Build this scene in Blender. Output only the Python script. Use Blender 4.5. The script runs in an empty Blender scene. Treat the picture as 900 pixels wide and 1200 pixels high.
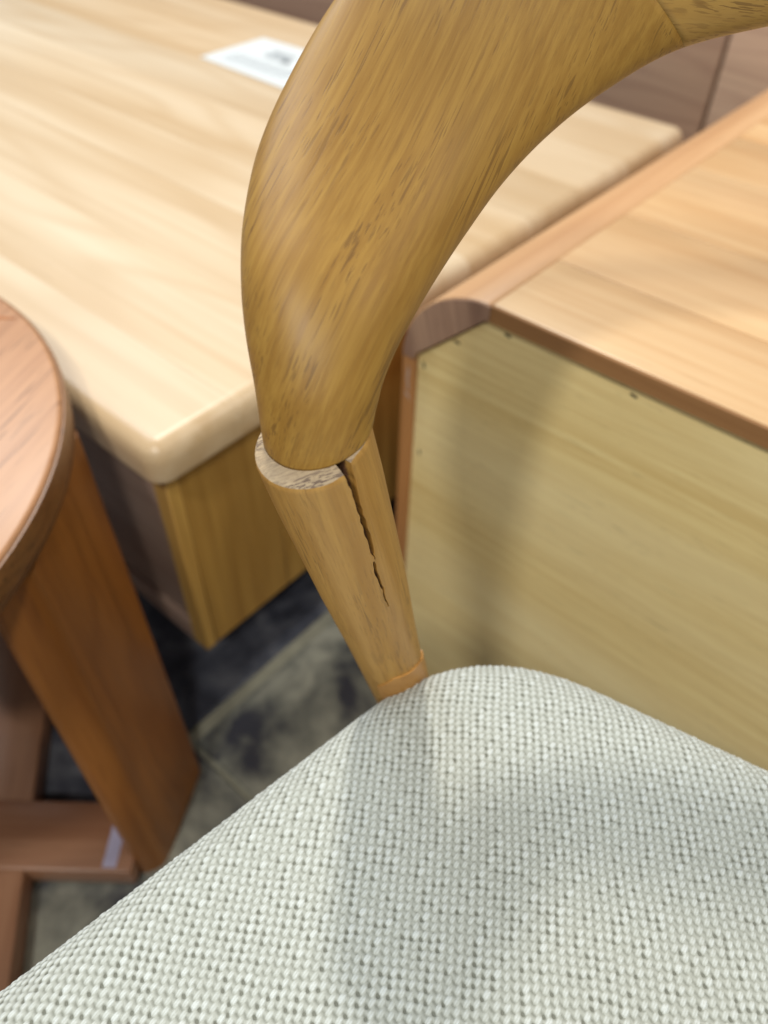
import bpy, bmesh, math, random
import numpy as np
from mathutils import Vector, Matrix
random.seed(7); np.random.seed(7)
S = bpy.context.scene; COL = S.collection

# ------------------------------------------------------------------ camera
PITCH, ROLL, FPX = math.radians(46.18), math.radians(1.68), 902.0
fw = Vector((0, math.cos(PITCH), -math.sin(PITCH)))
up0 = Vector((0, math.sin(PITCH), math.cos(PITCH)))
rt = Vector((1, 0, 0)) * math.cos(ROLL) + up0 * math.sin(ROLL)
up = -Vector((1, 0, 0)) * math.sin(ROLL) + up0 * math.cos(ROLL)
CAM = Vector((0, 0, 0.8))
cd = bpy.data.cameras.new('camera'); cam = bpy.data.objects.new('camera', cd); COL.objects.link(cam)
cam.matrix_world = Matrix(((rt.x, up.x, -fw.x, CAM.x), (rt.y, up.y, -fw.y, CAM.y), (rt.z, up.z, -fw.z, CAM.z), (0, 0, 0, 1)))
cd.sensor_fit = 'VERTICAL'; cd.sensor_height = 36; cd.lens = FPX / 1200 * 36
cd.clip_start = 0.01; cd.clip_end = 60
cd.dof.use_dof = True; cd.dof.focus_distance = 0.285; cd.dof.aperture_fstop = 6.2
S.camera = cam

def pt(px, py, depth):
    """a point of the chair, measured from the photograph at an estimated distance"""
    return CAM + (rt * (px - 450) + up * (600 - py) + fw * FPX) * (depth / FPX)

# ------------------------------------------------------------------ light (showroom ceiling lamps)
W = bpy.data.worlds.new('World'); S.world = W; W.use_nodes = True
bg = W.node_tree.nodes['Background']; bg.inputs[0].default_value = (0.86, 0.93, 1.0, 1); bg.inputs[1].default_value = 0.37

def lamp(name, loc, aim, size, power, col=(1, 1, 1)):
    l = bpy.data.lights.new(name, 'AREA'); l.shape = 'DISK'; l.size = size; l.energy = power; l.color = col
    o = bpy.data.objects.new(name, l); COL.objects.link(o); o.location = loc
    o.rotation_euler = (Vector(aim) - Vector(loc)).to_track_quat('-Z', 'Y').to_euler()
    return o
lamp('ceiling_spot_front', (-0.46, 1.90, 2.7), (0.05, 0.3, 0.4), 0.24, 45, (1.0, 0.94, 0.84))
lamp('ceiling_spot_rear', (-0.62, -1.05, 2.7), (0.05, 0.4, 0.3), 0.22, 29, (1.0, 0.97, 0.88))
lamp('ceiling_spot_back', (0.10, -1.50, 2.7), (0.05, 0.4, 0.3), 0.30, 26, (1.0, 0.97, 0.88))
lamp('ceiling_spot_right', (2.1, 0.6, 2.7), (0.2, 0.4, 0.4), 0.30, 12, (1.0, 0.93, 0.82))
pl = lamp('ceiling_panel', (-1.5, 2.3, 2.7), (-0.4, 0.7, 0.4), 1.0, 34, (0.82, 0.91, 1.0))
pl.data.shape = 'RECTANGLE'; pl.data.size = 1.4; pl.data.size_y = 0.7
S.view_settings.view_transform = 'Standard'; S.view_settings.look = 'None'
S.view_settings.exposure = 0.0; S.view_settings.gamma = 1.0

# ------------------------------------------------------------------ materials
def new_mat(name):
    m = bpy.data.materials.new(name); m.use_nodes = True
    nt = m.node_tree; b = nt.nodes['Principled BSDF']
    return m, nt, b

def srgb(r, g, b):
    f = lambda c: (c / 255 / 12.92) if c / 255 <= 0.04045 else ((c / 255 + 0.055) / 1.055) ** 2.4
    return (f(r), f(g), f(b), 1)

def wood(name, base, dark, light, grain=(1, 0, 0), across=(0, 1, 0), streak=90, pores=0.5, pore_scale=1.0, figure=0.5,
         rough=0.36, vary=0.25, seed=0.0, bump=0.25, pore_col=None, fig_scale=9.0, pore_lo=.66, coat=0.0, depthf=1.0, plen=1.0, figlen=.12):
    """solid timber: long streaks and open pores along `grain`, broad ring figure across it (object coordinates)"""
    m, nt, b = new_mat(name); N, L = nt.nodes, nt.links
    g = Vector(grain).normalized(); a = Vector(across); a = (a - g * a.dot(g)).normalized(); c = g.cross(a)
    tc = N.new('ShaderNodeTexCoord'); oi = N.new('ShaderNodeObjectInfo')
    def M(op, x, y=None, z=None):
        n = N.new('ShaderNodeMath'); n.operation = op
        for i, v in enumerate((x, y, z)):
            if v is None: continue
            if isinstance(v, (int, float)): n.inputs[i].default_value = v
            else: L.new(v, n.inputs[i])
        return n.outputs[0]
    def dot(v):
        n = N.new('ShaderNodeVectorMath'); n.operation = 'DOT_PRODUCT'; L.new(tc.outputs['Object'], n.inputs[0]); n.inputs[1].default_value = v
        return n.outputs['Value']
    rnd = M('MULTIPLY', oi.outputs['Random'], 7.0)
    gg = M('ADD', dot(g), M('ADD', rnd, seed)); aa = M('ADD', dot(a), rnd); cc = M('MULTIPLY', dot(c), depthf)
    def vec(sg, sa, sc):
        n = N.new('ShaderNodeCombineXYZ')
        L.new(M('MULTIPLY', gg, sg), n.inputs[0]); L.new(M('MULTIPLY', aa, sa), n.inputs[1]); L.new(M('MULTIPLY', cc, sc), n.inputs[2])
        return n.outputs[0]
    def noise(v, detail=3, rough_=.5, dist=0):
        n = N.new('ShaderNodeTexNoise'); n.inputs['Scale'].default_value = 1; n.inputs['Detail'].default_value = detail
        n.inputs['Roughness'].default_value = rough_; n.inputs['Distortion'].default_value = dist
        L.new(v, n.inputs['Vector']); return n.outputs['Fac']
    def ramp(f, lo, hi, a0=0.0, a1=1.0):
        n = N.new('ShaderNodeMapRange'); n.interpolation_type = 'SMOOTHSTEP'
        L.new(f, n.inputs[0]); n.inputs[1].default_value = lo; n.inputs[2].default_value = hi
        n.inputs[3].default_value = a0; n.inputs[4].default_value = a1; return n.outputs[0]
    def mix(f, x, y, mode='MIX'):
        n = N.new('ShaderNodeMix'); n.data_type = 'RGBA'; n.blend_type = mode
        if isinstance(f, float): n.inputs[0].default_value = f
        else: L.new(f, n.inputs[0])
        for i, v in ((6, x), (7, y)):
            if isinstance(v, tuple): n.inputs[i].default_value = v
            else: L.new(v, n.inputs[i])
        return n.outputs[2]
    # ring figure: contour lines of a stretched noise field
    fld = noise(vec(fig_scale * figlen, fig_scale, fig_scale), 2, .45, .3)
    rings = M('ABSOLUTE', M('SINE', M('MULTIPLY', fld, 34.0)))
    rings2 = ramp(rings, .0, .9)
    broad = noise(vec(.9, 7, 7), 2)
    st1 = noise(vec(streak * .035, streak, streak), 4, .6)
    st2 = noise(vec(streak * .10, streak * 3.4, streak * 3.4), 2, .6)
    col = mix(ramp(st1, .3, .7), dark, base)
    col = mix(M('MULTIPLY', ramp(broad, .35, .7), .75), col, light)
    col = mix(M('MULTIPLY', M('SUBTRACT', 1.0, rings2), figure * .55), col, dark)
    col = mix(M('MULTIPLY', ramp(st2, .45, .75), .38), col, dark)
    pr = noise(vec(70 * pore_scale / plen, 950 * pore_scale, 950 * pore_scale), 1, .5)
    pr2 = noise(vec(26 * pore_scale / plen, 420 * pore_scale, 420 * pore_scale), 1, .5)
    clus = noise(vec(9, 60, 60), 1)
    p = M('MULTIPLY', M('MAXIMUM', ramp(pr, pore_lo, pore_lo + .08), ramp(pr2, pore_lo + .02, pore_lo + .08)), ramp(clus, .42, .6, .25, 1))
    pc = pore_col or tuple(x * .35 for x in dark[:3]) + (1,)
    col = mix(M('MULTIPLY', p, pores), col, pc)
    # each board a little lighter or darker
    t = ramp(oi.outputs['Random'], 0, 1, 1 - vary, 1 + vary * .35)
    hs = N.new('ShaderNodeHueSaturation'); L.new(t, hs.inputs['Value']); L.new(col, hs.inputs['Color'])
    L.new(hs.outputs[0], b.inputs['Base Color'])
    L.new(M('ADD', rough - .06, M('MULTIPLY', st1, .14)), b.inputs['Roughness'])
    b.inputs['Coat Weight'].default_value = coat; b.inputs['Coat Roughness'].default_value = .25
    bp = N.new('ShaderNodeBump'); bp.inputs['Strength'].default_value = bump; bp.inputs['Distance'].default_value = .0004
    hgt = M('SUBTRACT', M('MULTIPLY', st2, .5), M('MULTIPLY', p, .8)); L.new(hgt, bp.inputs['Height']); L.new(bp.outputs[0], b.inputs['Normal'])
    return m

def plain(name, col, rough=.6, metal=0.0, noise_amt=.15, scale=60):
    m, nt, b = new_mat(name); N, L = nt.nodes, nt.links
    tc = N.new('ShaderNodeTexCoord'); n = N.new('ShaderNodeTexNoise'); n.inputs['Scale'].default_value = scale; n.inputs['Detail'].default_value = 5
    L.new(tc.outputs['Object'], n.inputs['Vector'])
    mx = N.new('ShaderNodeMix'); mx.data_type = 'RGBA'; mx.inputs[6].default_value = col
    mx.inputs[7].default_value = tuple(c * (1 - noise_amt * 2) for c in col[:3]) + (1,)
    L.new(n.outputs['Fac'], mx.inputs[0]); L.new(mx.outputs[2], b.inputs['Base Color'])
    b.inputs['Roughness'].default_value = rough; b.inputs['Metallic'].default_value = metal
    return m

# ------------------------------------------------------------------ helpers
def obj(name, verts, faces, mat, parent=None, smooth=True, mats=None):
    me = bpy.data.meshes.new(name); me.from_pydata([tuple(v) for v in verts], [], faces); me.update()
    return link(name, me, mat, parent, smooth, mats)

def link(name, me, mat, parent=None, smooth=True, mats=None):
    for m in (mats or [mat]): me.materials.append(m)
    if smooth: me.polygons.foreach_set('use_smooth', [True] * len(me.polygons))
    o = bpy.data.objects.new(name, me); COL.objects.link(o)
    if parent: o.parent = parent
    return o

def thing(name, label, cat, loc=(0, 0, 0), rz=0, group=None):
    o = bpy.data.objects.new(name, None); COL.objects.link(o); o.location = loc; o.rotation_euler = (0, 0, rz)
    o.empty_display_size = .05; tag(o, label, cat, group); return o

def tag(o, label, cat, group=None):
    o['label'] = label; o['category'] = cat
    if group: o['group'] = group

def box_bm(lo, hi, bev=0.002, seg=2):
    bm = bmesh.new(); bmesh.ops.create_cube(bm, size=1)
    for v in bm.verts:
        v.co = Vector([(lo[i] + hi[i]) / 2 + v.co[i] * (hi[i] - lo[i]) for i in range(3)])
    if bev > 0: bmesh.ops.bevel(bm, geom=bm.edges[:], offset=bev, segments=seg, affect='EDGES', profile=.5)
    return bm

def bm_obj(name, bm, mat, parent=None, smooth=True):
    bmesh.ops.recalc_face_normals(bm, faces=bm.faces[:])
    me = bpy.data.meshes.new(name); bm.to_mesh(me); bm.free()
    o = link(name, me, mat, parent, smooth)
    if smooth: auto(me)
    return o

def auto(me, ang=40):
    me.update(); ca = math.radians(ang)
    bm = bmesh.new(); bm.from_mesh(me)
    for e in bm.edges:
        if len(e.link_faces) == 2 and e.calc_face_angle(0) > ca: e.smooth = False
    bm.to_mesh(me); bm.free()

def box(name, lo, hi, mat, parent=None, bev=0.002, seg=2):
    return bm_obj(name, box_bm(lo, hi, bev, seg), mat, parent)

def prism(name, prof, x0, x1, mat, parent, bev=0.0012, axis=0):
    """extrude a closed (b, z) outline along local x"""
    bm = bmesh.new()
    f = bm.faces.new([bm.verts.new((x0, p[0], p[1])) for p in prof])
    r = bmesh.ops.extrude_face_region(bm, geom=[f])
    for v in [g for g in r['geom'] if isinstance(g, bmesh.types.BMVert)]: v.co.x = x1
    bmesh.ops.recalc_face_normals(bm, faces=bm.faces[:])
    if bev:
        es = [e for e in bm.edges if len(e.link_faces) == 2 and e.calc_face_angle(0) > .9]
        bmesh.ops.bevel(bm, geom=es, offset=bev, segments=2, affect='EDGES', profile=.5)
    return bm_obj(name, bm, mat, parent)

# ------------------------------------------------------------------ furniture frame: a runs away to the upper right, b to the upper left
YAW = math.radians(39.56)
RZ = math.radians(90 - 39.56)          # local x = a, local y = b

# ------------------------------------------------------------------ floor: stone tiles with pale joints
floor_m = plain('pale_grout', srgb(170, 168, 150), .8, 0, .25, 40)
def stone(name, c1, c2, c3, scale, rough=.35):
    m, nt, b = new_mat(name); N, L = nt.nodes, nt.links
    tc = N.new('ShaderNodeTexCoord'); oi = N.new('ShaderNodeObjectInfo')
    ad = N.new('ShaderNodeVectorMath'); ad.operation = 'ADD'; L.new(tc.outputs['Object'], ad.inputs[0])
    sc = N.new('ShaderNodeVectorMath'); sc.operation = 'SCALE'; L.new(oi.outputs['Location'], sc.inputs[0]); sc.inputs['Scale'].default_value = 1.7
    L.new(sc.outputs[0], ad.inputs[1])
    n = N.new('ShaderNodeTexNoise'); n.inputs['Scale'].default_value = scale; n.inputs['Detail'].default_value = 7; n.inputs['Roughness'].default_value = .62; n.inputs['Distortion'].default_value = .35
    L.new(ad.outputs[0], n.inputs['Vector'])
    r = N.new('ShaderNodeValToRGB'); L.new(n.outputs['Fac'], r.inputs[0])
    r.color_ramp.elements[0].position = .40; r.color_ramp.elements[0].color = c1
    r.color_ramp.elements[1].position = .62; r.color_ramp.elements[1].color = c3
    e = r.color_ramp.elements.new(.49); e.color = c2
    L.new(r.outputs[0], b.inputs['Base Color']); b.inputs['Roughness'].default_value = rough
    return m
dark_tile = stone('dark_blue_stone', srgb(58, 60, 70), srgb(78, 81, 92), srgb(112, 114, 122), 14)
pale_tile = stone('grey_green_stone', srgb(62, 63, 72), srgb(118, 119, 112), srgb(164, 163, 150), 9)
fl = box('floor', (-6, -6, -.03), (6, 6, -.004), floor_m, None, 0); fl['kind'] = 'structure'
fl.rotation_euler.z = RZ
for i in range(-3, 4):
    for j in range(-3, 4):
        s = .5
        a0 = .18 + i * s; b0 = -.079 + j * s
        mtl = dark_tile if (j >= 1) else pale_tile
        t = box('tile', (0.003, 0.008, -.0045), (s - .003, s - .008, 0), mtl, fl, .0015, 1)
        t.location = (a0, b0, 0)

# ------------------------------------------------------------------ low wooden table behind the post
pale_top = wood('pale_rubberwood', srgb(206, 183, 150), srgb(188, 160, 122), srgb(216, 200, 174), (0, 1, 0), (1, 0, 0), 26, .08, .6, .70, .34, .09, 0, .1, fig_scale=3.6, figlen=.24)
olive_side = wood('table_side_wood', srgb(186, 146, 72), srgb(142, 102, 42), srgb(200, 162, 90), (0, 0, 1), (1, 0, 0), 22, .2, .6, .8, .45, .1, 2.3, .1, fig_scale=7)
umber_front = wood('table_front_wood', srgb(150, 126, 112), srgb(128, 102, 90), srgb(164, 140, 124), (0, 1, 0), (0, 0, 1), 30, .2, .6, .5, .38, .1, 4.1, .1)
tb = thing('low_table', 'large pale wooden low table with thick rounded top behind the cracked chair post', 'table', (0, 0, 0), RZ)
LEN = 2.3
def slab(a0, a1):
    bm = bmesh.new(); bmesh.ops.create_cube(bm, size=1)
    lo, hi = (.208, .392, .387), (1.09, LEN, .423)
    for v in bm.verts: v.co = Vector([(lo[i] + hi[i]) / 2 + v.co[i] * (hi[i] - lo[i]) for i in range(3)])
    ve = [e for e in bm.edges if abs(e.verts[0].co.z - e.verts[1].co.z) > .01]
    bmesh.ops.bevel(bm, geom=ve, offset=.016, segments=6, affect='EDGES', profile=.5)
    te = [e for e in bm.edges if e.verts[0].co.z > .422 and e.verts[1].co.z > .422]
    bmesh.ops.bevel(bm, geom=te, offset=.027, segments=10, affect='EDGES', profile=.5, clamp_overlap=True)
    te = [e for e in bm.edges if e.verts[0].co.z < .3875 and e.verts[1].co.z < .3875]
    bmesh.ops.bevel(bm, geom=te, offset=.004, segments=3, affect='EDGES', profile=.5, clamp_overlap=True)
    for co, no in (((a0, 0, 0), (-1, 0, 0)), ((a1, 0, 0), (1, 0, 0))):
        r = bmesh.ops.bisect_plane(bm, geom=bm.verts[:] + bm.edges[:] + bm.faces[:], plane_co=co, plane_no=no, clear_outer=True)
        ed = [g for g in r['geom_cut'] if isinstance(g, bmesh.types.BMEdge)]
        if ed: bmesh.ops.holes_fill(bm, edges=ed, sides=0)
    return bm
cuts = [.15, .292, .398, .512, .60, .716, .818, .93, 1.02, 1.2]
for a0, a1 in zip(cuts[:-1], cuts[1:]): bm_obj('top_plank', slab(a0 + .0001, a1 - .0001), pale_top, tb)
sp = [.235, .335, .45, .58, .70, .83, .95, 1.075]
for a0, a1 in zip(sp[:-1], sp[1:]): box('side_board', (a0 + .0002, .408, .143), (a1 - .0002, .426, .387), olive_side, tb, .0008, 1)
box('corner_stile', (.222, .407, .143), (.2345, .427, .387), olive_side, tb, .001, 1)
box('front_panel', (.226, .4275, .176), (.240, LEN - .02, .3865), umber_front, tb, .001)
box('bottom_rail', (.221, .4275, .143), (.245, LEN - .02, .173), umber_front, tb, .002)
box('back_panel', (1.062, .4275, .143), (1.075, LEN - .02, .3865), umber_front, tb, .001)
box('bottom_board', (.2455, .4275, .147), (1.061, LEN - .02, .160), umber_front, tb, .001)
box('plinth', (.52, .62, .0005), (.94, LEN - .25, .1465), umber_front, tb, .001)

# price sheet on the table
paper_m, nt, b = new_mat('price_paper'); b.inputs['Base Color'].default_value = srgb(208, 216, 220); b.inputs['Roughness'].default_value = .5
ink_m = plain('grey_ink', srgb(150, 160, 168), .6, 0, .3, 300)
ink2_m = plain('dark_ink', srgb(70, 78, 88), .6)
sh = thing('price_sheet', 'white paper sheet with small grey print lying on the pale table top', 'paper', (.0, 0, 0), RZ)
def sheetquad(name, q, z, th, m, par):
    v = [(a, b_, z) for a, b_ in q] + [(a, b_, z + th) for a, b_ in q]
    return obj(name, v, [(3, 2, 1, 0), (4, 5, 6, 7), (0, 1, 5, 4), (1, 2, 6, 5), (2, 3, 7, 6), (3, 0, 4, 7)], m, par, False)
sheetquad('paper', [(.815, .865), (.965, .875), (.962, 1.08), (.825, 1.075)], .4235, .0006, paper_m, sh)
for k in range(6):
    a = .925 - k * .006
    sheetquad('print_line', [(a, .965), (a + .003, .965), (a + .003, 1.02 - (k % 3) * .006), (a, 1.02 - (k % 3) * .006)], .4242, .0001, ink_m, sh)
sheetquad('print_mark', [(.893, .955), (.905, .955), (.905, .970), (.893, .970)], .4242, .0001, ink2_m, sh)
for k in range(5):
    a = .875 - k * .008
    sheetquad('print_line', [(a, .91), (a + .002, .91), (a + .002, 1.05), (a, 1.05)], .4242, .0001, ink_m, sh)

# ------------------------------------------------------------------ dark storage unit behind the table
dk = wood('dark_brown_wood', srgb(196, 164, 142), srgb(166, 134, 116), srgb(206, 178, 152), (0, 1, 0), (0, 0, 1), 26, .15, .6, .7, .5, .18, 6.0, .1)
un = thing('storage_unit', 'dark brown storage unit with flat doors behind the far table edge', 'cabinet', (0, 0, 0), RZ)
bx = [-.9, -.1, .429, .95, 1.135, 1.75, 2.5]
box('carcass', (1.262, -.9, .0), (1.60, 2.5, .86), dk, un, .002)
for b0, b1 in zip(bx[:-1], bx[1:]): box('door', (1.243, b0 + .003, .02), (1.261, b1 - .003, .855), dk, un, .0015)

# ------------------------------------------------------------------ cabinet with plywood back
cab_top = wood('cabinet_top_wood', srgb(214, 178, 132), srgb(196, 152, 104), srgb(222, 190, 148), (0, 1, 0), (1, 0, 0), 46, .14, .7, .45, .32, .10, 0, .1, fig_scale=6)
cab_edge = wood('cabinet_round_edge_wood', srgb(212, 168, 122), srgb(192, 144, 100), srgb(222, 184, 142), (1, 0, 0), (0, 1, 0), 60, .15, .7, .3, .33, .05, 1, .1)
cab_side = wood('cabinet_side_wood', srgb(176, 122, 72), srgb(150, 98, 52), srgb(186, 134, 84), (0, 0, 1), (0, 1, 0), 60, .15, .7, .3, .4, .05, 1, .1)
endgrain = wood('cabinet_end_grain', srgb(176, 142, 118), srgb(128, 94, 80), srgb(204, 170, 144), (0, .3, 1), (0, 1, -.3), 75, .4, .8, .9, .5, .05, 5, .15)
edging_m = wood('edging_wood', srgb(150, 108, 66), srgb(124, 84, 48), srgb(160, 118, 76), (0, 1, 0), (0, 0, 1), 60, .15, .7, .3, .45, .05, 1, .1)
ply_m = wood('plywood_back', srgb(242, 220, 158), srgb(224, 196, 132), srgb(246, 230, 180), (0, 1, 0), (0, 0, 1), 190, .35, .8, .35, .5, .05, 3, .15, fig_scale=7, pore_lo=.66)
cb = thing('cabinet', 'orange brown cabinet with rounded top edge and plywood back beside the chair', 'cabinet', (0, 0, 0), RZ)
DEEP = 1.75
th = .0135
tcuts = [(.41, .497), (.497, .60), (.60, .728), (.728, .83), (.83, .97), (.97, 1.12), (1.12, 1.30), (1.30, 1.52), (1.52, DEEP)]
for a0, a1 in tcuts:
    g = .0004 if a0 == .728 or a1 == .728 else .00012
    box('top_board', (a0 + (.0022 if a0 == .41 else g), -.75, .516 - th), (a1 - g, .2478, .516), cab_top, cb, .0012 if a0 == .41 else .0004, 2)
box('front_edging', (.4095, -.75, .516 - th), (.4121, .2478, .5157), edging_m, cb, .0004, 1)
c0 = (.248, .441); R = .0765
outer = [(c0[0] + R * math.sin(t), c0[1] + (.516 - c0[1]) * math.cos(t)) for t in np.linspace(0, math.pi / 2, 22)]
prism('round_corner_block', outer + [(.3112, .441), (.3105, .4462), (.2505, .5025), (.248, .5025)], .4105, DEEP, cab_edge, cb, .001)
# its sawn end, flush with the back frame
prism('block_end', [(.248 + (p[0] - .248) * .985, .441 + (p[1] - .441) * .985) for p in outer] + [(.3118, .4415), (.3112, .4468), (.2505, .5030), (.2482, .5028)], .4092, .4104, endgrain, cb, 0)
box('side_panel', (.4105, .3115, .0), (DEEP, .3245, .4405), cab_side, cb, .001)
box('far_side_panel', (.4105, -.75, .0), (DEEP, -.7365, .502), cab_side, cb, .001)
box('front_panel', (DEEP - .02, -.73, .01), (DEEP - .001, .311, .44), cab_side, cb, .001)
plyp = [(-.735, .004), (-.735, .5018), (.2488, .5018), (.3105, .4445), (.3105, .004)]
prism('plywood_back', plyp, .4135, .419, ply_m, cb, 0)
staple_m = plain('dark_staple', srgb(70, 62, 52), .4, .6)
for k, (b_, z, r) in enumerate([(.3045, .437, 1.3), (.275, .472, .2), (.233, .4965, .2), (.134, .495, .2), (.303, .345, 1.4), (.02, .495, .3)]):
    s = box('staple', (-.0004, -.0026, -.0007), (.0006, .0026, .0007), staple_m, cb, .0002, 1)
    s.location = (.4131, b_, z); s.rotation_euler = (r, 0, 0)
scuff_m = plain('white_scuff', srgb(214, 190, 176), .7, 0, .3, 200)
for q_ in ([(.3185, .432), (.3165, .428), (.3172, .419), (.3158, .408), (.3180, .409), (.3192, .420)], [(.3215, .405), (.3170, .4045), (.3140, .3985), (.3175, .4010)]):
    m_ = len(q_)
    obj('scuff', [(.4102, y, z) for y, z in q_] + [(.4106, y, z) for y, z in q_], [tuple(range(m_)), tuple(range(2 * m_ - 1, m_ - 1, -1))] + [(k, k + m_, (k + 1) % m_ + m_, (k + 1) % m_) for k in range(m_)], scuff_m, cb, False)

# ------------------------------------------------------------------ round table at the left
red_top = wood('round_top_wood', srgb(176, 126, 88), srgb(142, 94, 60), srgb(188, 142, 104), (.25, 1, 0), (1, -.25, 0), 55, .5, .42, .3, .40, .0, 3, .12, pore_lo=.62)
red_leg = wood('orange_brown_wood', srgb(150, 90, 34), srgb(112, 62, 20), srgb(168, 110, 50), (0, 0, 1), (1, 0, 0), 40, .25, .6, .6, .36, .08, 5, .12)
red_rail = wood('red_brown_stretcher', srgb(160, 116, 88), srgb(134, 90, 64), srgb(174, 132, 104), (1, 0, 0), (0, 1, 0), 40, .25, .6, .4, .34, .12, 5, .12)
band_m = wood('edge_band_wood', srgb(132, 86, 44), srgb(96, 58, 28), srgb(150, 104, 58), (.5, -1, 0), (0, 0, 1), 90, .5, .5, .6, .4, .0, 5, .12)
rd = thing('round_table', 'red brown round wooden table at the left with splayed plank leg and low stretchers', 'table', (-.503, .334, 0))
cxr, cyr, RR = 0, 0, .290
prof = [(0, .428), (RR - .03, .428), (RR - .006, .430), (RR - .0018, .4345), (RR - .0008, .443), (RR - .0006, .4530), (RR - .0008, .4574), (RR - .0018, .4592), (RR - .0042, .46), (0, .46)]
n = 128; vs = []; fs = []
for r, z in prof[1:-1]:
    for k in range(n): t = 2 * math.pi * k / n; vs.append((r * math.cos(t), r * math.sin(t), z))
m_ = len(prof) - 2
for i in range(m_ - 1):
    for k in range(n): fs.append((i * n + k, i * n + (k + 1) % n, (i + 1) * n + (k + 1) % n, (i + 1) * n + k))
fs.append(tuple(range(n))[::-1]); fs.append(tuple((m_ - 1) * n + k for k in range(n)))
o = obj('round_top', vs, fs, red_top, rd); auto(o.data, 50)
bandp = [(RR - .0004, .4315), (RR + .0012, .4325), (RR + .0020, .440), (RR + .0020, .4525), (RR + .0010, .4570), (RR - .0003, .4572)]
vb = []; fb = []; nb = len(bandp)
for r, z in bandp:
    for k in range(n): t = 2 * math.pi * k / n; vb.append((r * math.cos(t), r * math.sin(t), z))
for i in range(nb):
    for k in range(n): j_ = (i + 1) % nb; fb.append((i * n + k, i * n + (k + 1) % n, j_ * n + (k + 1) % n, j_ * n + k))
o = obj('edge_band', vb, fb, band_m, rd); auto(o.data, 60)
slot_m = wood('lit_slot_wood', srgb(186, 118, 48), srgb(160, 92, 34), srgb(200, 134, 60), (1, 0, 0), (0, 1, 0), 60, .2, .6, .2, .4, 0, 2)
wd = [(-.10, .155), (-.10, .235), (.207, .193)]
o = obj('lit_slot_wedge', [(x, y, .4585) for x, y in wd] + [(x, y, .4606) for x, y in wd], [(2, 1, 0), (3, 4, 5), (0, 1, 4, 3), (1, 2, 5, 4), (2, 0, 3, 5)], slot_m, rd, False)  # stands in for an open slot, its lit inside painted as orange wood

def plank_leg(name, top, bot, mat, parent, rnd=.012):
    """leg of changing section: outlines given as four xy corners at top and bottom (z1, z0)"""
    bm = bmesh.new()
    (z1, qt), (z0, qb) = top, bot
    vt = [bm.verts.new((x, y, z1)) for x, y in qt]; vb = [bm.verts.new((x, y, z0)) for x, y in qb]
    bm.faces.new(vt); bm.faces.new(vb[::-1])
    for i in range(4): bm.faces.new((vb[i], vb[(i + 1) % 4], vt[(i + 1) % 4], vt[i]))
    bmesh.ops.recalc_face_normals(bm, faces=bm.faces[:])
    es = [e for e in bm.edges if abs(e.verts[0].co.z - e.verts[1].co.z) > .1]
    bmesh.ops.bevel(bm, geom=es, offset=rnd, segments=5, affect='EDGES', profile=.5)
    bmesh.ops.subdivide_edges(bm, edges=[e for e in bm.edges if abs(e.verts[0].co.z - e.verts[1].co.z) > .1], cuts=6)
    return bm_obj(name, bm, mat, parent)
ox, oy = .505, -.325
q = lambda pts: [(x + ox, y + oy) for x, y in pts]
legp = plank_leg('leg', (.4285, q([(-.228, .425), (-.2165, .283), (-.243, .262), (-.275, .42)])),
                 (0.0, q([(-.191, .370), (-.209, .262), (-.234, .252), (-.242, .366)])), red_leg, rd, .010)
for ang in (90, 180, 270):
    l = legp.copy(); COL.objects.link(l); l.parent = rd; l.rotation_euler.z = math.radians(ang)
# crossing stretchers near the floor
box('stretcher', (-.25, -.082, .004), (.274, -.015, .036), red_rail, rd, .003)
s2 = box('stretcher', (-.36, -.034, .002), (.22, .034, .0345), red_rail, rd, .003); s2.rotation_euler.z = math.pi / 2 + .206; s2.location = (.121, 0, 0)
glint_m = plain('pale_lilac_glint', srgb(186, 180, 206), .25, 0, .05)
box('glint_strip', (.246, -.078, .0361), (.259, -.019, .0364), glint_m, rd, 0)  # glint on the stretcher top, painted as a thin pale strip

# ------------------------------------------------------------------ the chair
ARM_G = (pt(590, 60, .280) - pt(440, 380, .262)).normalized()
arm_m = wood('oak_arm', srgb(160, 122, 50), srgb(140, 101, 35), srgb(166, 130, 62), ARM_G, ARM_G.cross(fw), 430, .62, 1.7, .12, .50, .0, .37, .12,
             pore_col=srgb(96, 64, 22), fig_scale=22, pore_lo=.60, depthf=.22, plen=2.0)
ctr_m = wood('oak_centre', srgb(164, 126, 58), srgb(144, 103, 42), srgb(174, 138, 72), (1, -.30, -.10), (0, 0, 1), 240, .7, 1.5, .15, .44, .0, 2.37, .15,
             pore_col=srgb(96, 64, 26), fig_scale=16, pore_lo=.58, depthf=.3, plen=1.6)
PT = pt(367, 517, .257); PB = pt(469, 805, .410)
AX = (PT - PB).normalized()
post_m = wood('oak_post', srgb(184, 141, 72), srgb(160, 116, 52), srgb(194, 153, 86), AX, Vector((1, 0, 0)), 210, .5, 1.7, .2, .46, .0, .77, .4,
              pore_col=srgb(110, 80, 40), fig_scale=20, pore_lo=.60)
raw_m = wood('raw_end_grain', srgb(172, 148, 116), srgb(126, 104, 82), srgb(202, 184, 154), (1, .3, 0), (-.3, 1, 0), 620, .8, 1.6, .2, .85, .0, 1.7, .6,
             pore_col=srgb(92, 74, 68), fig_scale=60, pore_lo=.55)
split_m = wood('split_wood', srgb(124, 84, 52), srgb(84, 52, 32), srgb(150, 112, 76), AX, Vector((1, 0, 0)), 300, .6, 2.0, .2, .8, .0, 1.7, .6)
shoulder_m = wood('seat_rail_wood', srgb(184, 134, 68), srgb(162, 112, 52), srgb(192, 144, 82), (1, 0, 0), (0, 0, 1), 120, .3, 1, .2, .4, 0, 1)
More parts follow.
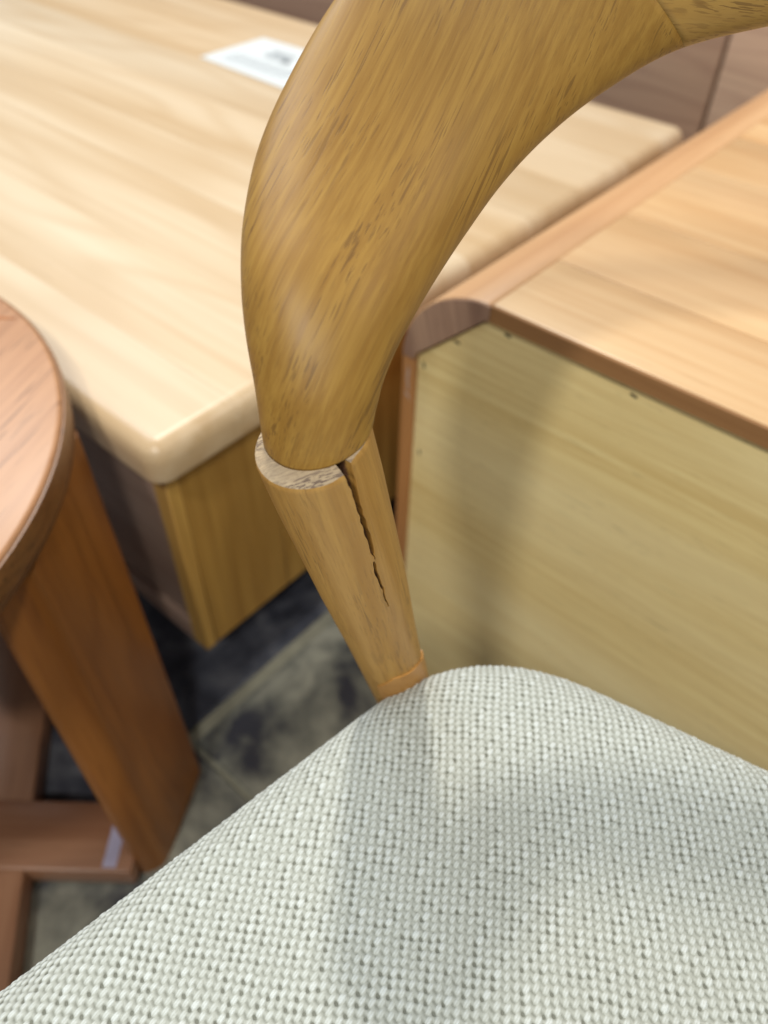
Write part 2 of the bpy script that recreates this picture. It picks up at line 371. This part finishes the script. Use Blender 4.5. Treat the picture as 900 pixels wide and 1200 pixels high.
ch = thing('dining_chair', 'oak armchair with curved backrest, split post and pale grey woven seat', 'chair', (0, 0, 0))

def V(a): return np.array([a.x, a.y, a.z])
def rings_to_mesh(name, R_, mat, parent, cap0=True, cap1=True):
    nr, nk = len(R_), len(R_[0]); v = [p for r in R_ for p in r]; f = []
    for i in range(nr - 1):
        for k in range(nk): f.append((i * nk + k, i * nk + (k + 1) % nk, (i + 1) * nk + (k + 1) % nk, (i + 1) * nk + k))
    if cap0: f.append(tuple(range(nk))[::-1])
    if cap1: f.append(tuple((nr - 1) * nk + k for k in range(nk)))
    return obj(name, v, f, mat, parent)

def catmull(P, n):
    P = np.array(P, float); P = np.vstack([2 * P[0] - P[1], P, 2 * P[-1] - P[-2]]); out = []
    for i in range(1, len(P) - 2):
        for t in np.linspace(0, 1, n, endpoint=False):
            p0, p1, p2, p3 = P[i - 1:i + 3]
            out.append(.5 * ((2 * p1) + (-p0 + p2) * t + (2 * p0 - 5 * p1 + 4 * p2 - p3) * t * t + (-p0 + 3 * p1 - 3 * p2 + p3) * t ** 3))
    out.append(P[-2]); return np.array(out)

# sections of the curved back rail: outer edge px, inner edge px, distances, half thickness
SEC = [((304, 503), (434, 501), .2535, .2535, .0193),
       ((294, 452), (440, 478), .247, .2525, .0193),
       ((286, 392), (451, 440), .245, .254, .0190),
       ((283, 325), (471, 396), .246, .260, .0185),
       ((286, 252), (503, 340), .252, .270, .0178),
       ((303, 172), (544, 277), .260, .281, .0170),
       ((338, 92), (589, 215), .266, .289, .016),
       ((392, 0), (641, 160), .269, .293, .0155),
       ((470, -100), (704, 110), .266, .293, .015),
       ((590, -185), (790, 60), .259, .290, .0145),
       ((760, -240), (900, 31), .252, .285, .014),
       ((960, -270), (1040, 8), .247, .280, .014)]
dat = np.array([[*V(pt(*o_, do)), *V(pt(*i_, di)), h] for o_, i_, do, di, h in SEC])
D = catmull(dat, 12)
def section(row, tan, nk=72, ex=2.25):
    o_, i_, h = row[:3], row[3:6], row[6]
    c = (o_ + i_) / 2; w = (i_ - o_) / 2; hw = np.linalg.norm(w); w = w / hw
    w_ = w - tan * np.dot(w, tan) * .0
    nrm = np.cross(tan, w_); nrm /= np.linalg.norm(nrm)
    out = []
    for k in range(nk):
        t = 2 * math.pi * k / nk; cs, sn = math.cos(t), math.sin(t)
        out.append(c + w_ * hw * math.copysign(abs(cs) ** (2 / ex), cs) + nrm * h * math.copysign(abs(sn) ** (2 / ex), sn))
    return out
cen = (D[:, :3] + D[:, 3:6]) / 2
tans = np.gradient(cen, axis=0); tans /= np.linalg.norm(tans, axis=1)[:, None]
exs = np.clip(np.linspace(2.0, 2.9, len(D)), 2, 2.4)
rings = [section(D[i], tans[i], 72, exs[i]) for i in range(len(D))]
def to_joint():
    Tn_, Bn_, An_ = V(PT), V(PB), V(AX)
    Xx = np.cross(An_, V(fw)); Xx /= np.linalg.norm(Xx)
    Yy = np.cross(An_, Xx)
    if np.dot(Yy, V(fw)) > 0: Yy = -Yy
    if np.dot(Xx, V(rt)) < 0: Xx = -Xx
    Jj = An_ + .01 * Yy - .03 * Xx; Jj /= np.linalg.norm(Jj)
    NB, NS = 40, 12
    c0_ = Tn_ - Yy * .0056 + Xx * .0026 + An_ * .0006
    r0_ = np.array(rings[0]); cc_ = r0_.mean(0)
    # circle laid in the joint plane, its points matched to the ring's own
    new = []
    for p in r0_:
        d_ = p - cc_; d_ = d_ - Jj * np.dot(d_, Jj); new.append(c0_ + d_ / np.linalg.norm(d_) * .0193)
    new = np.array(new)
    shift = c0_ - cc_; delta = new - (r0_ + shift)
    for i in range(NB):
        w_ = 1 - i / NB; w_ = w_ * w_ * (3 - 2 * w_)
        u_ = max(0, 1 - i / NS); u_ = u_ * u_ * (3 - 2 * u_)
        rings[i] = list(np.array(rings[i]) + shift * w_ + delta * u_)
to_joint()
NJ = 9 * 12 + 1                                  # the glued joint between arm and centre piece
arm = rings_to_mesh('back_rail_arm', rings[:NJ + 1], arm_m, ch)
# centre piece runs on and is mirrored about the chair's middle plane
mid_p, mid_n = cen[-1] + tans[-1] * .03, np.array([tans[-1][0], tans[-1][1], 0]); mid_n /= np.linalg.norm(mid_n)
def mirror(p): return np.array(p) - 2 * np.dot(np.array(p) - mid_p, mid_n) * mid_n
half = rings[NJ:]
gap = .00004
half = [[np.array(p) + tans[NJ] * gap for p in half[0]]] + half[1:]
ctr = rings_to_mesh('back_rail_centre', half + [[mirror(p) for p in r] for r in half[::-1]], ctr_m, ch)
arm2 = rings_to_mesh('back_rail_arm', [[mirror(p) for p in r] for r in rings[:NJ + 1]][::-1], arm_m, ch)

# --- the cracked post: real split carved into a turned, tapering post
def post_rings(T, B_):
    pass
p_px = [(367, 517), (387, 570), (426, 675), (450, 737), (468, 805)]
p_r = [.0204, .0203, .0183, .0160, .0134]
L_ = (PT - PB).length
# intersect each measured pixel with the post's own plane to find its place along the axis
zs = np.linspace(0, 1, 361)
def radius_at(s):                               # s = 0 top, 1 at seat level
    return np.interp(s, [0, .12, .43, .67, 1.0, 1.15], [.0207, .0206, .0189, .0167, .0146, .0140])
Tn, Bn, An = V(PT), V(PB), V(AX)
Xn = np.cross(An, V(fw)); Xn /= np.linalg.norm(Xn)      # to the side (image right/left)
Yn = np.cross(An, Xn)                                    # towards / away from the viewer
if np.dot(Yn, V(fw)) > 0: Yn = -Yn                        # Yn faces the viewer
if np.dot(Xn, V(rt)) < 0: Xn = -Xn
# joint plane leans a little more to the viewer than the axis
Jn = An + .01 * Yn - .03 * Xn; Jn /= np.linalg.norm(Jn)
def crack_theta(s):                              # angle measured from viewer direction towards image right
    return np.interp(s, [0, .06, .16, .26, .30, .38, .47, .56], [.50, .49, .46, .47, .44, .46, .47, .50]) + .010 * np.sin(s * 41) + .006 * np.sin(s * 173 + 1)
def crack_w(s):                                  # half width in metres
    return np.interp(s, [0, .05, .11, .17, .235, .25, .285, .33, .39, .44], [.0024, .0016, .0011, .0011, .0009, .00012, .00065, .00042, .00022, .0])
evals = []
base = np.linspace(-math.pi, math.pi, 120, endpoint=False)
fine = np.linspace(.22, .78, 300)
thetas = np.sort(np.concatenate([base[(base < .22) | (base > .78)], fine]))
svals = np.concatenate([np.linspace(0, .60, 330), np.linspace(.61, 1.12, 40)])
verts = []; rr = random.Random(3)
jit = np.cumsum(np.array([rr.uniform(-1, 1) for _ in svals])) ; _k = np.linspace(0, 1.2, 95); jit = np.interp(svals, _k, [rr.uniform(-1, 1) * (1.6 if rr.random() < .2 else .7) for _ in _k]) * .020 + np.where(svals > .262, -.035, 0)
for si, s in enumerate(svals):
    c = Tn + (Bn - Tn) * s; R0 = radius_at(s)
    thc = crack_theta(s) + jit[si] * min(1, s * 12); w = crack_w(s) / R0
    d = np.abs(thetas - thc)
    if w > 0:
        e = np.clip((w - d) / max(.0016 / R0 * .35, 1e-6) + .5, 0, 1); e = e * e * (3 - 2 * e)
    else: e = np.zeros_like(d)
    depth = min(.009, .0022 + crack_w(s) * 5.2)
    lip = .00022 * np.exp(-((thetas - thc - w * 1.3) / .05) ** 2) * (crack_w(s) > 0)
    left = -.0005 * np.exp(-((thetas - thc + w + .08) / .12) ** 2) * np.clip(1 - s / .3, 0, 1)
    notch = -.0030 * np.clip((thetas - thc) / .05 + .5, 0, 1) * np.clip((1.75 - thetas) / .9, 0, 1) * (max(0, 1 - s / .5) ** 1.6)
    r = R0 - depth * e + lip + left + notch
    if s < .012: r = r - .0005 * (1 - s / .012) ** 2 * (1 - e)
    P = c[None] + r[:, None] * (np.sin(thetas)[:, None] * Xn + np.cos(thetas)[:, None] * Yn)
    k = max(0, 1 - s / .10)                       # shear the top so that its face lies in the joint plane
    off = -((P - c) @ Jn) / (An @ Jn)
    P = P + An[None] * (off * k)[:, None]
    verts.append(P); evals.append(e)
nk = len(thetas); ns = len(svals); f = []
allv = np.concatenate(verts)
for i in range(ns - 1):
    for k in range(nk): f.append((i * nk + k, (i + 1) * nk + k, (i + 1) * nk + (k + 1) % nk, i * nk + (k + 1) % nk))
post = obj('cracked_post', allv, f, None, ch, True, [post_m, split_m])
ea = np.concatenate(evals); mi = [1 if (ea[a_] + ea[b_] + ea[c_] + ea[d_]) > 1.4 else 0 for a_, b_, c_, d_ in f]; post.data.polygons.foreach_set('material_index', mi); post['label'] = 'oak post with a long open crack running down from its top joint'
auto(post.data, 55)
# its pale sawn end, showing where the arm has slipped off it
rim = verts[0]; endv = []; endf = []
fr = [1, .965, .92, .8, .6, .35]
for q_, s_ in enumerate(fr):
    cc_ = Tn; ring = cc_ + (rim - cc_) * s_ + (An * (.0 if q_ == 0 else (.0003 if q_ == 1 else .0005)))
    if q_ > 2:                                   # split fades into the middle
        R0 = radius_at(0); thc = crack_theta(0)
    endv.append(ring)
endv = np.concatenate(endv)
for i in range(len(fr) - 1):
    for k in range(nk): endf.append((i * nk + k, (i + 1) * nk + k, (i + 1) * nk + (k + 1) % nk, i * nk + (k + 1) % nk)[::-1])
endf.append(tuple((len(fr) - 1) * nk + k for k in range(nk)))
obj('sawn_post_end', endv, endf, raw_m, ch)

# lower leg under the seat and its copy; front legs
def round_leg(name, p0, p1, r0, r1, mat):
    R_ = []
    a_, b_ = np.array(p0), np.array(p1); ax = (b_ - a_) / np.linalg.norm(b_ - a_)
    x_ = np.cross(ax, [0, 1, 0]); x_ /= np.linalg.norm(x_); y_ = np.cross(ax, x_)
    for s in np.linspace(0, 1, 14):
        r = r0 + (r1 - r0) * s + .004 * math.sin(math.pi * s)
        R_.append([a_ + (b_ - a_) * s + r * (math.cos(t) * x_ + math.sin(t) * y_) for t in np.linspace(0, 2 * math.pi, 32, endpoint=False)])
    return rings_to_mesh(name, R_, mat, ch)
low = Tn + (Bn - Tn) * 1.10
foot = np.array([low[0] + .035, low[1] + .045, 0.0])
round_leg('leg', low, foot, .0139, .010, post_m)
# mirrored post and leg on the far side, outside the picture
Rr = []
for s in np.linspace(0, 1.12, 24):
    c = Tn + (Bn - Tn) * s
    Rr.append([mirror(c + radius_at(s) * (math.sin(t) * Xn + math.cos(t) * Yn)) for t in np.linspace(0, 2 * math.pi, 40, endpoint=False)])
rings_to_mesh('post', Rr, post_m, ch)
round_leg('leg', mirror(low), mirror(foot), .0139, .010, post_m)

# --- seat cushion outline (chair frame from the photograph)
corners = [np.array(p) for p in [(.047, .240), (-.276, -.054), (-.20, -.30), (.26, -.42), (.43, .033)]]
def rounded(poly, rads, n=14):
    out = []
    m = len(poly)
    for i in range(m):
        p, a_, b_ = poly[i], poly[i - 1], poly[(i + 1) % m]
        u = (a_ - p) / np.linalg.norm(a_ - p); v = (b_ - p) / np.linalg.norm(b_ - p)
        ang = math.acos(np.clip(np.dot(u, v), -1, 1)); t = rads[i] / math.tan(ang / 2)
        p0, p1 = p + u * t, p + v * t
        for s in np.linspace(0, 1, n):
            out.append((1 - s) ** 2 * p0 + 2 * s * (1 - s) * p + s * s * p1)
    return np.array(out)
RE, RZ_ = .030, .026
core = rounded(corners, [.102, .09, .09, .09, .085])
# inset by RE
ctr0 = core.mean(0)
def inset(poly, d):
    nx = np.roll(poly, -1, 0) - np.roll(poly, 1, 0); n_ = np.stack([nx[:, 1], -nx[:, 0]], 1); n_ /= np.linalg.norm(n_, axis=1)[:, None] + 1e-9
    s = np.sign(np.sum((poly - ctr0) * n_, axis=1))[:, None]; return poly - n_ * s * d
core = inset(core, RE)
ZT = .4765                                        # cushion top at its rounded edge
def seat_surface():
    fx0, fx1, fy0, fy1 = -.20, .27, .03, .262; st = .00040
    xs = np.concatenate([np.arange(-.40, fx0, .006), np.arange(fx0, fx1, st), np.arange(fx1, .56, .006)])
    ys = np.concatenate([np.arange(-.52, fy0, .006), np.arange(fy0, fy1, st), np.arange(fy1, .31, .006)])
    X_, Y_ = np.meshgrid(xs, ys); P = np.stack([X_.ravel(), Y_.ravel()], 1)
    # distance to core polygon
    A0 = core; B0 = np.roll(core, -1, 0); E_ = B0 - A0
    best = np.full(len(P), 1e9); nearest = np.zeros_like(P); inside = np.ones(len(P), bool)
    area = np.sum(A0[:, 0] * B0[:, 1] - B0[:, 0] * A0[:, 1]); sg = 1 if area > 0 else -1
    for a_, e_ in zip(A0, E_):
        l2 = e_ @ e_
        if l2 < 1e-12: continue
        d_ = P - a_; t = np.clip(d_ @ e_ / l2, 0, 1); q_ = a_ + t[:, None] * e_
        dd = np.sum((P - q_) ** 2, 1); k = dd < best; best[k] = dd[k]; nearest[k] = q_[k]
        inside &= (sg * (e_[0] * d_[:, 1] - e_[1] * d_[:, 0]) > 0)
    dist = np.sqrt(best)
    dome = np.where(inside, .011 * (1 - np.exp(-dist / .085)), 0)
    e = np.where(inside, 0, dist); emax = RE * 2.1
    ang = np.clip(e / RE, 0, 2.1)
    nd = (P - nearest) / np.maximum(dist, 1e-9)[:, None]
    pos = np.zeros((len(P), 3)); nor = np.zeros((len(P), 3))
    pos[:, :2] = np.where(inside[:, None], P, nearest + nd * (RE * np.sin(ang))[:, None])
    pos[:, 2] = ZT + dome - np.where(inside, 0, RZ_ * (1 - np.cos(ang)))
    nor[:, :2] = np.where(inside[:, None], 0, nd * np.sin(ang)[:, None]); nor[:, 2] = np.where(inside, 1, np.cos(ang))
    # weave: nubs of yarn in straight rows, larger slubs on diagonals
    yw = math.radians(-5); u = P[:, 0] * math.cos(yw) + P[:, 1] * math.sin(yw); v = -P[:, 0] * math.sin(yw) + P[:, 1] * math.cos(yw)
    rs = np.random.RandomState(5)
    def vn(a, b, cell, amp):                        # smooth value noise to bend the rows
        g = rs.rand(260, 260); x = a / cell + 130; y = b / cell + 130; xi = np.floor(x).astype(int) % 259; yi = np.floor(y).astype(int) % 259
        fx = x - np.floor(x); fy = y - np.floor(y); fx = fx * fx * (3 - 2 * fx); fy = fy * fy * (3 - 2 * fy)
        return amp * ((g[xi, yi] * (1 - fx) + g[xi + 1, yi] * fx) * (1 - fy) + (g[xi, yi + 1] * (1 - fx) + g[xi + 1, yi + 1] * fx) * fy - .5)
    u = u + vn(u, v, .030, .0016) + vn(u, v, .007, .0003); v = v + vn(u, v, .035, .0018) + vn(v, u, .007, .0003)
    pu, pv = .00345, .0034
    iu = np.floor(u / pu).astype(int); iv = np.floor(v / pv).astype(int)
    hsh = rs.rand(512, 512)
    h = np.full(len(P), -1.0); hole = np.zeros(len(P))
    for du in (-1, 0, 1):
        for dv in (-1, 0, 1):
            ci, cj = iu + du, iv + dv
            r1 = hsh[ci % 512, cj % 512]; r2 = hsh[(ci * 3 + 7) % 512, (cj * 5 + 11) % 512]; r3 = hsh[(ci * 7 + 1) % 512, (cj * 2 + 5) % 512]
            big = ((ci + 3 * cj) % 7 == 0) & (r1 > .3)
            cu = (ci + .5 + (r2 - .5) * .10) * pu; cv = (cj + .5 + (r3 - .5) * .14 + .12 * (ci % 2)) * pv
            a_ = (u - cu); b_ = (v - cv); tl = .22 + (r1 - .5) * .25; a2 = a_ - b_ * tl
            wu = np.where(big, .00165, .00136) * (1 + (r3 - .5) * .12); wv = np.where(big, .0020, .00188)
            q_ = np.abs(a2 / wu) ** 2.3 + np.abs(b_ / wv) ** 2.0
            am = np.where(big, 1.15, .95) + (r2 - .5) * .28
            # two plied strands inside a nub
            ply = 1 - .34 * (.5 + .5 * np.cos(2 * math.pi * (a_ * .86 - b_ * .5 + (r2 - .5) * .0006) / .00112)) ** 1.5 - .08 * np.exp(-((b_ + (r3 - .5) * .0012) / .0003) ** 2)
            hh = am * np.clip(1 - q_, 0, 1) ** .6 * ply
            h = np.maximum(h, np.where(q_ < 1, hh, -1))
            # open gap beside some nubs where the ground shows through
            hq = ((a_ + .0017) / .0006) ** 2 + ((b_ + .0016) / .0007) ** 2
            hole = np.maximum(hole, np.exp(-hq) * np.where(big, 1.0, np.where(r2 > .72, .7, .12)))
    # weft yarn in the valleys
    hv = .30 * np.abs(np.sin((u + v) / .00345 * math.pi)) ** 1.0 + .1
    h = np.maximum(h, hv)
    h = h - hole * .85 * np.clip(1.3 - h, .1, 1)
    fine_ = (P[:, 0] > fx0 + .002) & (P[:, 0] < fx1 - .002) & (P[:, 1] > fy0 + .002) & (P[:, 1] < fy1 - .002)
    amp = .0009
    hgt = np.where(fine_, h, .6)
    pos += nor * (hgt * amp)[:, None]
    keep = (e <= emax)
    nx, ny = len(xs), len(ys); K = keep.reshape(ny, nx)
    qk = K[:-1, :-1] & K[1:, :-1] & K[1:, 1:] & K[:-1, 1:]
    jj, ii = np.nonzero(qk); b0 = jj * nx + ii
    F = np.stack([b0, b0 + 1, b0 + nx + 1, b0 + nx], 1)
    used = np.zeros(len(P), bool); used[F.ravel()] = True; idx = np.cumsum(used) - 1
    F = idx[F]; pos = pos[used]; hv_ = np.where(fine_, h, .8)[used]
    me = bpy.data.meshes.new('seat_cushion')
    me.vertices.add(len(pos)); me.vertices.foreach_set('co', pos.astype(np.float32).ravel())
    me.loops.add(F.size); me.loops.foreach_set('vertex_index', F.astype(np.int32).ravel())
    me.polygons.add(len(F)); me.polygons.foreach_set('loop_start', np.arange(0, F.size, 4, dtype=np.int32))
    me.update(calc_edges=True)
    at_ = me.attributes.new('yarn_height', 'FLOAT', 'POINT'); at_.data.foreach_set('value', hv_.astype(np.float32))
    return me
fab, nt, b = new_mat('woven_tweed'); N, L = nt.nodes, nt.links
at = N.new('ShaderNodeAttribute'); at.attribute_name = 'yarn_height'
cr = N.new('ShaderNodeValToRGB'); L.new(at.outputs['Fac'], cr.inputs[0])
cr.color_ramp.elements[0].position = .0; cr.color_ramp.elements[0].color = srgb(120, 122, 112)
cr.color_ramp.elements[1].position = .95; cr.color_ramp.elements[1].color = srgb(210, 216, 214)
e_ = cr.color_ramp.elements.new(.45); e_.color = srgb(182, 186, 178)
tc = N.new('ShaderNodeTexCoord'); nz = N.new('ShaderNodeTexNoise'); nz.inputs['Scale'].default_value = 1500; nz.inputs['Detail'].default_value = 2
L.new(tc.outputs['Object'], nz.inputs['Vector'])
mx = N.new('ShaderNodeMix'); mx.data_type = 'RGBA'; mx.blend_type = 'MULTIPLY'; mx.inputs[0].default_value = .22
L.new(cr.outputs[0], mx.inputs[6]); L.new(nz.outputs['Fac'], mx.inputs[7])
gn = N.new('ShaderNodeMix'); gn.data_type = 'RGBA'; gn.inputs[0].default_value = .75; L.new(cr.outputs[0], gn.inputs[6])
L.new(mx.outputs[2], b.inputs['Base Color']); b.inputs['Roughness'].default_value = .85
b.inputs['Sheen Weight'].default_value = .1
bp = N.new('ShaderNodeBump'); bp.inputs['Strength'].default_value = .4; bp.inputs['Distance'].default_value = .0003; L.new(nz.outputs['Fac'], bp.inputs['Height']); L.new(bp.outputs[0], b.inputs['Normal'])
cush = link('seat_cushion', seat_surface(), fab, ch)

# seat frame below the cushion
fr_o = inset(core, -.012); fr_n = len(fr_o)
vs = [(p[0], p[1], .395) for p in fr_o] + [(p[0], p[1], .4385) for p in fr_o]
fs = [tuple(range(fr_n)), tuple(range(2 * fr_n - 1, fr_n - 1, -1))] + [(k, k + fr_n, (k + 1) % fr_n + fr_n, (k + 1) % fr_n) for k in range(fr_n)]
o = obj('seat_frame', vs, fs, post_m, ch); auto(o.data, 50)
# shoulder block where the post is let into the seat rail
th_ = np.linspace(-.60, 1.65, 32); shv = []
for lay in (0, 1):
    for t in th_:
        for q_ in range(7):
            s0 = np.interp(t, [-.6, 0, .8, 1.6], [.822, .770, .79, .838]); s_ = s0 + (1.16 - s0) * q_ / 6
            r = radius_at(s_) + (-.0006 if lay == 0 else (.0013 if q_ else .0009))
            shv.append(Tn + (Bn - Tn) * s_ + r * (math.sin(t) * Xn + math.cos(t) * Yn))
nt_, nq = len(th_), 7; ix = lambda l, i, q_: l * nt_ * nq + i * nq + q_; shf = []
for i in range(nt_ - 1):
    for q_ in range(nq - 1):
        shf.append((ix(1, i, q_), ix(1, i, q_ + 1), ix(1, i + 1, q_ + 1), ix(1, i + 1, q_))); shf.append((ix(0, i, q_), ix(0, i + 1, q_), ix(0, i + 1, q_ + 1), ix(0, i, q_ + 1)))
    shf.append((ix(0, i, 0), ix(1, i, 0), ix(1, i + 1, 0), ix(0, i + 1, 0))); shf.append((ix(0, i, nq - 1), ix(0, i + 1, nq - 1), ix(1, i + 1, nq - 1), ix(1, i, nq - 1)))
for i in (0, nt_ - 1):
    for q_ in range(nq - 1): shf.append((ix(0, i, q_), ix(0, i, q_ + 1), ix(1, i, q_ + 1), ix(1, i, q_))[::(1 if i else -1)])
o = obj('seat_rail_shoulder', shv, shf, shoulder_m, ch); auto(o.data, 40)
for p in ((-.17, -.16), (.24, -.33)):
    round_leg('leg', (p[0], p[1], .395), (p[0] - .02, p[1] - .03, 0), .018, .012, post_m)

S.render.engine = 'CYCLES'; S.cycles.use_denoising = True
S.cycles.max_bounces = 8
